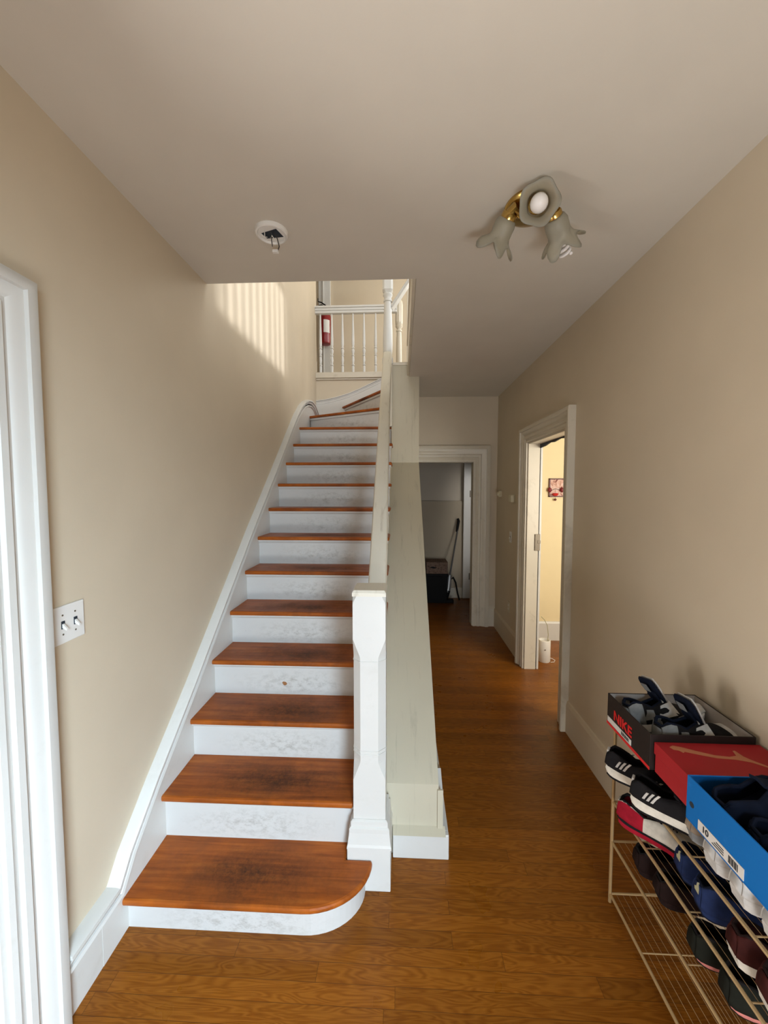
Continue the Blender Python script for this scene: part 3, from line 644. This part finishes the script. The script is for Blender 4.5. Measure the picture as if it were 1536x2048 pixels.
# ------------------------------------------------------------------ shoes (x: heel -> toe)
def lerp(a, b, t): return a+(b-a)*t
def interp(tab, s):
    for (a, va), (b_, vb) in zip(tab, tab[1:]):
        if s <= b_: 
            t = (s-a)/(b_-a); t = t*t*(3-2*t); return lerp(va, vb, t)
    return tab[-1][1]
WT = [(0, .020), (.04, .027), (.12, .033), (.3, .034), (.45, .036), (.65, .046), (.78, .047), (.9, .036), (.97, .02), (1, .006)]
def shoe(name, label, upper, lining='f_black', mid='f_white', out='f_black', stripes=None, toe=None, laces='f_white', heel=None, L=.29, hc=.095, chunky=1., tongue_h=.02, ht=.10, ot=.006, group='shoes on the wire rack'):
    t = thing(name, (0, 0, 0), label, 'shoe', group)
    HS = .030*chunky
    SS = [0, .015, .04, .08, .14, .2, .27, .34, .42, .5, .58, .66, .74, .81, .87, .92, .96, .985, 1.0]
    def zsole(s): return .020*max(0, (s-.72)/.28)**2+.006*max(0, (.1-s)/.1)**2
    def ring(k, z, s, dz=0): return None
    # outsole and midsole follow the same outline
    def outline(sc):
        pts = []
        for s in SS: pts.append((s*L, interp(WT, s)*sc, s))
        for s in reversed(SS): pts.append((s*L, -interp(WT, s)*sc, s))
        return pts
    o1 = outline(1.04); o2 = outline(1.14); o3 = outline(1.02)
    mb = MB(); mb.loft([[(x, y, zsole(s)) for x, y, s in o1], [(x, y, zsole(s)+ot) for x, y, s in o2]]); mb.build('outsole', out, t, smooth=True)
    def ztop(s): return HS+zsole(s)*.8+.008*max(0, (.3-s)/.3)
    mb = MB(); mb.loft([[(x, y, zsole(s)+ot) for x, y, s in o2], [((x-.5*L)*1.03+.5*L, y*1.05, max(zsole(s)+.5*(ztop(s)), zsole(s)+ot+.003)) for x, y, s in o2], [(x, y, ztop(s)) for x, y, s in o3]]); mb.build('midsole', mid, t, smooth=True)
    # upper
    HT = [(0, hc*.86), (.06, hc), (.15, hc*.94), (.27, hc*.74), (.38, hc*.80), (.46, hc*.86), (.6, hc*.64), (.75, .050), (.88, .042), (.95, .032), (1, .02)]
    GT = [(0, .012), (.04, .022), (.15, .027), (.3, .026), (.42, .020), (.5, .013), (.62, .0), (1, 0)]
    rings = []; K = 9
    for s in SS:
        w = interp(WT, s)*.99; h = interp(HT, s); g = interp(GT, s); z0 = ztop(s)-.006; h = max(h, z0+.006); x = s*L
        if s > .9: x = lerp(x, .985*L, .5)
        r = []
        for k in range(K):
            u = k/(K-1)
            yy = (1-u)**2*w+2*u*(1-u)*w*1.08+u*u*g; zz = (1-u)**2*z0+2*u*(1-u)*(z0+(h-z0)*.92)+u*u*h
            r.append((x-(.006*(1-u) if s < .05 else 0), yy, zz))
        rings.append(r)
    vs = []; fs = []; ms = []
    mb = MB()
    for sgn in (1, -1):
        rr = [[(p[0], p[1]*sgn, p[2]) for p in r] for r in rings]
        n = len(rr); base = len(mb.v)
        mb.v += [p for r in rr for p in r]
        for i in range(n-1):
            for j in range(K-1):
                f = (base+i*K+j, base+i*K+j+1, base+(i+1)*K+j+1, base+(i+1)*K+j)
                mb.f.append(f if sgn > 0 else f[::-1])
                s = SS[i]; mi = 0
                if toe and s > .78: mi = 2
                if heel and s < ht and j < 7: mi = 3
                mb.m.append(mi)
    # heel wall
    r = rings[0]; base = len(mb.v); mb.v += [(p[0]-.002, p[1], p[2]) for p in r]+[(p[0]-.002, -p[1], p[2]) for p in r]
    for j in range(K-1): mb.f.append((base+j, base+j+1, base+K+j+1, base+K+j)); mb.m.append(3 if (heel and j < 6) else 0)
    mats_ = [upper, lining, toe or upper, heel or upper]
    me = mb.build('upper', mats_, t, smooth=True)
    sm_ = me.modifiers.new('thick', 'SOLIDIFY'); sm_.thickness = .004; sm_.offset = -1
    bm = bmesh.new(); bm.from_mesh(me.data); bmesh.ops.remove_doubles(bm, verts=bm.verts, dist=.0005); bmesh.ops.recalc_face_normals(bm, faces=bm.faces); bm.to_mesh(me.data); bm.free()
    # collar padding and insole
    cp = []
    for s in (.5, .44, .36, .28, .2, .12, .06, .015): cp.append((s*L, interp(GT, s), interp(HT, s)))
    cp = cp+[(x, -y, z) for x, y, z in reversed(cp)]
    MB().tube(cp, .0052, 8).build('collar', lining, t, smooth=True)
    ins = [(s*L, interp(WT, s)*.86, ztop(s)+.004) for s in SS[2:11]]
    ins = ins+[(x, -y, z) for x, y, z in reversed(ins)]
    MB().add(ins, [tuple(range(len(ins)))]).build('insole', lining, t)
    # tongue
    tp = [(.62, .010, .0), (.56, .016, .002), (.50, .019, .006), (.44, .021, .012), (.39, .022, .012+tongue_h)]
    tv = []
    for s, w, dz in tp: z = interp(HT, s)+dz-.004; tv.append([(s*L, -w, z-.006), (s*L, 0, z+.003), (s*L, w, z-.006), (s*L-.004, w*.9, z-.012), (s*L-.004, 0, z-.004), (s*L-.004, -w*.9, z-.012)])
    MB().loft(tv).build('tongue', upper if toe is None else lining, t, smooth=True)
    if laces:
        mb = MB()
        for k in range(5):
            s = .44+.035*k; z = interp(HT, s)+.005; g = interp(GT, s)+.008
            mb.tube([(s*L, -g, z-.005), (s*L+.004, 0, z+.004), (s*L+.008, g, z-.005)], .0026, 6)
        mb.build('laces', laces, t, smooth=True)
    if stripes:
        for sg in (1, -1):
            mb = MB()
            for k in range(3):
                s = .10+.040*k; w = interp(WT, s)*1.02+.0025
                u0, u1 = .12, .5+.13*k
                q = []
                for u in (u0, (u0+u1)/2, u1):
                    h = interp(HT, s); z0 = ztop(s); g = interp(GT, s)
                    yy = (1-u)**2*w+2*u*(1-u)*w*1.08+u*u*g+.0015; zz = (1-u)**2*z0+2*u*(1-u)*(z0+(h-z0)*.92)+u*u*h
                    q.append((s*L+u*.03, yy*sg, zz))
                mb.loft([[(x-.0035, y, z), (x+.0035, y, z), (x+.0035, y+.002*sg, z), (x-.0035, y+.002*sg, z)] for x, y, z in q])
            mb.build('side_stripes', stripes, t)
        w = interp(WT, .03)
        MB().box((-.004, -.012, hc*.80), (.004, .012, hc*.97)).build('heel_tab', stripes, t, bevel=.002)
    return t
def place(t, x, y, z, deg, tilt=0, roll=0):
    t.location = (x, y, z); t.rotation_euler = (math.radians(roll), math.radians(tilt), math.radians(deg)); return t
def again(t, label):
    c = copy_tree(t); c['label'] = label; return c
G4 = 'sneakers lying on the shoe rack shelves'
a1 = shoe('sneaker', 'black and white three-striped running shoe beneath the black shoebox, farther of the two', 'f_black', stripes='f_white', mid='f_cream', laces='f_black', chunky=1.35, ot=.010, group=G4)
place(a1, .775, 1.432, .597, -38)
a2 = again(a1, 'black and white three-striped running shoe beneath the red shoebox, nearer of the two'); place(a2, .783, 1.290, .597, -38)
g1 = shoe('sneaker', 'grey low shoe with dark floral lining behind the nearer striped running shoe', 'f_tan', lining='f_floral', mid='f_grey', out='f_grey', laces=None, hc=.075, group=G4)
place(g1, .875, 1.165, .597, -8)
p1_ = shoe('sneaker', 'white and purple sneaker under the blue shoebox, farthest of the three', 'f_purple', lining='f_purple', mid='f_white', out='f_white', toe='f_grey', heel='f_white', laces='f_grey', hc=.085, chunky=1.1, group=G4)
place(p1_, .865, 1.065, .597, -4)
p2_ = again(p1_, 'white and purple sneaker under the blue shoebox, middle of the three'); place(p2_, .862, .975, .597, -6)
p3_ = again(p1_, 'white and purple sneaker under the blue shoebox, nearest of the three'); place(p3_, .862, .885, .597, -8)
r1 = shoe('sneaker', 'red and white sneaker with red sole at the far end of the middle shelf', 'f_cream', lining='f_black', mid='f_black', out='f_red', stripes=None, heel='f_red', ht=.26, laces='f_black', chunky=1.0, ot=.018, group=G4)
MB().box((-.006, -.011, .06), (.002, .011, .085)).build('heel_tab', 'f_white', r1, bevel=.002)
place(r1, .815, 1.415, .427, -42)
n1 = shoe('sneaker', 'dark blue shoe with yellowish heel mark on the middle shelf, farther of the pair', 'f_blue', lining='f_navy', mid='f_blue', out='f_navy', laces='f_navy', heel=None, chunky=.7, group=G4)
MB().prism([(-.010, .04), (.010, .045), (.012, .065), (.004, .07), (0, .085), (-.008, .07)], 'x', -.006, .0).build('heel_mark', mat('yellowish_mark', (.42, .40, .24), .6), n1)
place(n1, .885, 1.205, .427, -10)
n2 = again(n1, 'dark blue shoe with yellowish heel mark on the middle shelf, nearer of the pair'); place(n2, .868, 1.105, .427, -10)
m1 = shoe('sneaker', 'dark maroon shoe with thick white sole on the middle shelf, farther of the pair', 'f_maroon', lining='f_darkbrown', mid='f_cream', out='f_cream', laces=None, chunky=.9, group=G4)
place(m1, .868, .985, .427, -12)
m2 = again(m1, 'dark maroon shoe with thick white sole on the middle shelf, nearer of the pair'); place(m2, .862, .89, .427, -12)
d1 = shoe('sneaker', 'dark brown shoe on the second lowest shelf, farthest from the camera', 'f_darkbrown', lining='f_black', mid='f_darkbrown', out='f_black', laces=None, chunky=.7, hc=.085, group=G4)
place(d1, .865, 1.385, .262, -8)
d2 = again(d1, 'dark brown shoe on the second lowest shelf, second from the far end'); place(d2, .875, 1.285, .262, -8)
k1 = shoe('sneaker', 'dark green shoe with pink sole line on the second lowest shelf, farther of the pair', 'f_green', lining='f_black', mid='f_pink', out='f_green', laces=None, chunky=.5, hc=.09, group=G4)
place(k1, .875, 1.125, .262, -10)
k2 = again(k1, 'dark green shoe with pink sole line on the second lowest shelf, nearer of the pair'); place(k2, .885, 1.02, .262, -10)

# ------------------------------------------------------------------ shoeboxes
def text_mesh(name, s, size, m, parent, mw, ext=.0006):
    cu = bpy.data.curves.new('t', 'FONT'); cu.body = s; cu.size = size; cu.extrude = ext; cu.align_x = 'CENTER'; cu.align_y = 'CENTER'; cu.offset = size*.02
    to = bpy.data.objects.new('t', cu); COL.objects.link(to)
    dg = bpy.context.evaluated_depsgraph_get(); me = bpy.data.meshes.new_from_object(to.evaluated_get(dg)); bpy.data.objects.remove(to)
    me.materials.clear(); me.materials.append(M[m]); me.transform(mw); me.name = name
    o = bpy.data.objects.new(name, me); COL.objects.link(o); o.parent = parent; return o
def open_box(t, sx, sy, h, m_out, m_in, th=.004):
    b = MB(); b.box((0, 0, 0), (sx, sy, .004), 0)
    b.box((0, 0, .004), (th, sy, h), 0); b.box((sx-th, 0, .004), (sx, sy, h), 0); b.box((th, 0, .004), (sx-th, th, h), 0); b.box((th, sy-th, .004), (sx-th, sy, h), 0)
    b.build('box_body', m_out, t, bevel=.001)
    b = MB(); e = .0008
    b.add([(th+e, th+e, .006), (sx-th-e, th+e, .006), (sx-th-e, sy-th-e, .006), (th+e, sy-th-e, .006), (th+e, th+e, h-.001), (sx-th-e, th+e, h-.001), (sx-th-e, sy-th-e, h-.001), (th+e, sy-th-e, h-.001)],
          [(0, 1, 2, 3), (0, 1, 5, 4), (1, 2, 6, 5), (2, 3, 7, 6), (3, 0, 4, 7)]); b.build('box_lining', m_in, t)
# face on -x side: text runs towards -y, up is z
FX = Matrix(((0, 0, -1, 0), (-1, 0, 0, 0), (0, 1, 0, 0), (0, 0, 0, 1)))
BZ = .751
t = thing('shoebox', (.80, 1.238, BZ), 'open black shoebox with red lettering holding a pair of sneakers on top of the rack', 'shoebox')
open_box(t, .325, .258, .118, 'c_black', 'c_grey')
MB().box((-.0012, .0, 0), (0, .258, .010)).build('red_edge', 'c_redhi', t)
text_mesh('red_lettering', 'NIKE', .050, 'c_redhi', t, Matrix.Translation((-.001, .155, .056)) @ FX @ Matrix.Diagonal((1.05, 1, 1, 1)))
MB().box((-.0016, .10, .012), (-.0004, .252, .032)).build('label_sticker', 'c_label', t)
b = MB()
for k in range(12): b.box((-.0022, .112+k*.004, .016), (-.0016, .1135+k*.004+(k % 3)*.0007, .028))
b.build('label_print', 'ink', t)
t2 = thing('shoebox', (.81, 1.060, BZ), 'closed red shoebox with faded leaping cat outline between the black and blue shoeboxes', 'shoebox')
MB().box((0.003, .003, 0), (.32, .172, .085)).build('box_body', 'c_red', t2, bevel=.001)
b = MB(); b.box((0, 0, .058), (.323, .175, .096)); b.build('lid', 'c_red', t2, bevel=.0015)
# leaping cat mark: long body curve, hind leg and tail
b = MB(); zt = .0962
cat_ = [(.03, .150), (.045, .158), (.065, .152), (.10, .135), (.14, .118), (.18, .112), (.205, .118), (.212, .140), (.220, .142), (.224, .116), (.235, .100), (.27, .065), (.268, .06), (.225, .090), (.19, .100), (.14, .104), (.095, .118), (.062, .130), (.055, .124), (.048, .135), (.035, .138)]
b.prism(cat_, 'z', zt, zt+.0005); b.build('cat_mark', 'c_tan', t2)
t3 = thing('shoebox', (.785, .815, BZ), 'open bright blue shoebox with white size sticker at the near end of the rack', 'shoebox')
open_box(t3, .33, .242, .122, 'c_blue', 'c_bluein')
MB().box((-.0014, .06, .006), (0, .197, .034)).build('label_sticker', 'c_label', t3)
text_mesh('label_text', '10', .022, 'ink', t3, Matrix.Translation((-.0018, .172, .021)) @ FX)
b = MB()
for k in range(7): b.box((-.002, .075+k*.004, .011), (-.0015, .0772+k*.004+(k % 2)*.0008, .029))
for k in range(3): b.box((-.002, .115, .012+k*.006), (-.0015, .150-k*.006, .0145+k*.006))
b.build('label_print', 'ink', t3)
MB().lathe([(.008, -.0006), (.008, .0)], (0, .222, .052), 14, q=Matrix.Rotation(PI/2, 3, 'Y')).build('finger_hole', 'dark', t3)
# sneakers in the black box: grey/black/white with big padded tongues
j1 = shoe('sneaker', 'black grey and white high sneaker with tall padded tongue in the black shoebox, farther one', 'f_black', lining='f_navy', mid='f_white', out='f_grey', toe='f_white', heel='f_grey', laces='f_white', hc=.105, chunky=1.1, tongue_h=.03, group='pair of sneakers in the black shoebox')
for sg in (1, -1):
    MB().loft([[(.03, .034*sg, .045), (.08, .038*sg, .045), (.075, .037*sg, .075), (.035, .031*sg, .082)], [(.03, .037*sg, .045), (.08, .041*sg, .045), (.075, .040*sg, .075), (.035, .034*sg, .082)]]).build('side_panel', 'f_grey', j1)
    MB().loft([[(.09, .038*sg, .04), (.17, .042*sg, .045), (.15, .030*sg, .088), (.11, .031*sg, .08)], [(.09, .041*sg, .04), (.17, .045*sg, .045), (.15, .033*sg, .091), (.11, .034*sg, .083)]]).build('side_panel', 'f_white', j1)
b = MB(); b.loft([[(x, -w, z), (x, w, z), (x-.014, w*.96, z+.006), (x-.014, -w*.96, z+.006)] for x, w, z in [(.150, .022, .080), (.135, .034, .100), (.118, .040, .130), (.108, .037, .155), (.104, .026, .170)]]); b.build('tall_tongue', 'f_navy', j1, bevel=.007)
b = MB(); b.loft([[(x+.001, -w, z), (x+.001, w, z), (x+.006, w, z+.002), (x+.006, -w, z+.002)] for x, w, z in [(.150, .023, .080), (.135, .035, .100), (.118, .041, .132), (.108, .038, .158), (.104, .026, .174)]]); b.build('tongue_lining', 'f_white', j1, bevel=.002)
b = MB(); b.loft([[(x-.0155, -w, z+.006), (x-.0155, w, z+.006), (x-.017, w, z+.006), (x-.017, -w, z+.006)] for x, w, z in [(.116, .014, .120), (.102, .014, .148)]]); b.build('tongue_label', 'f_grey', j1)
place(j1, .835, 1.400, .775, 10, tilt=-6, roll=-12)
j2 = again(j1, 'black grey and white high sneaker with tall padded tongue in the black shoebox, nearer one'); place(j2, .868, 1.292, .775, 10, tilt=-4, roll=-4)
# dark shoes in the blue box
v1 = shoe('sneaker', 'dark navy shoe standing in the open blue shoebox', 'f_navy', lining='f_navy', mid='f_navy', out='f_navy', laces=None, hc=.10, group='dark shoes in the blue shoebox')
place(v1, .845, .985, .775, 4, tilt=-24)
v2 = again(v1, 'second dark navy shoe, laid nearer the camera in the blue shoebox'); place(v2, .84, .90, .765, -6, tilt=-8)
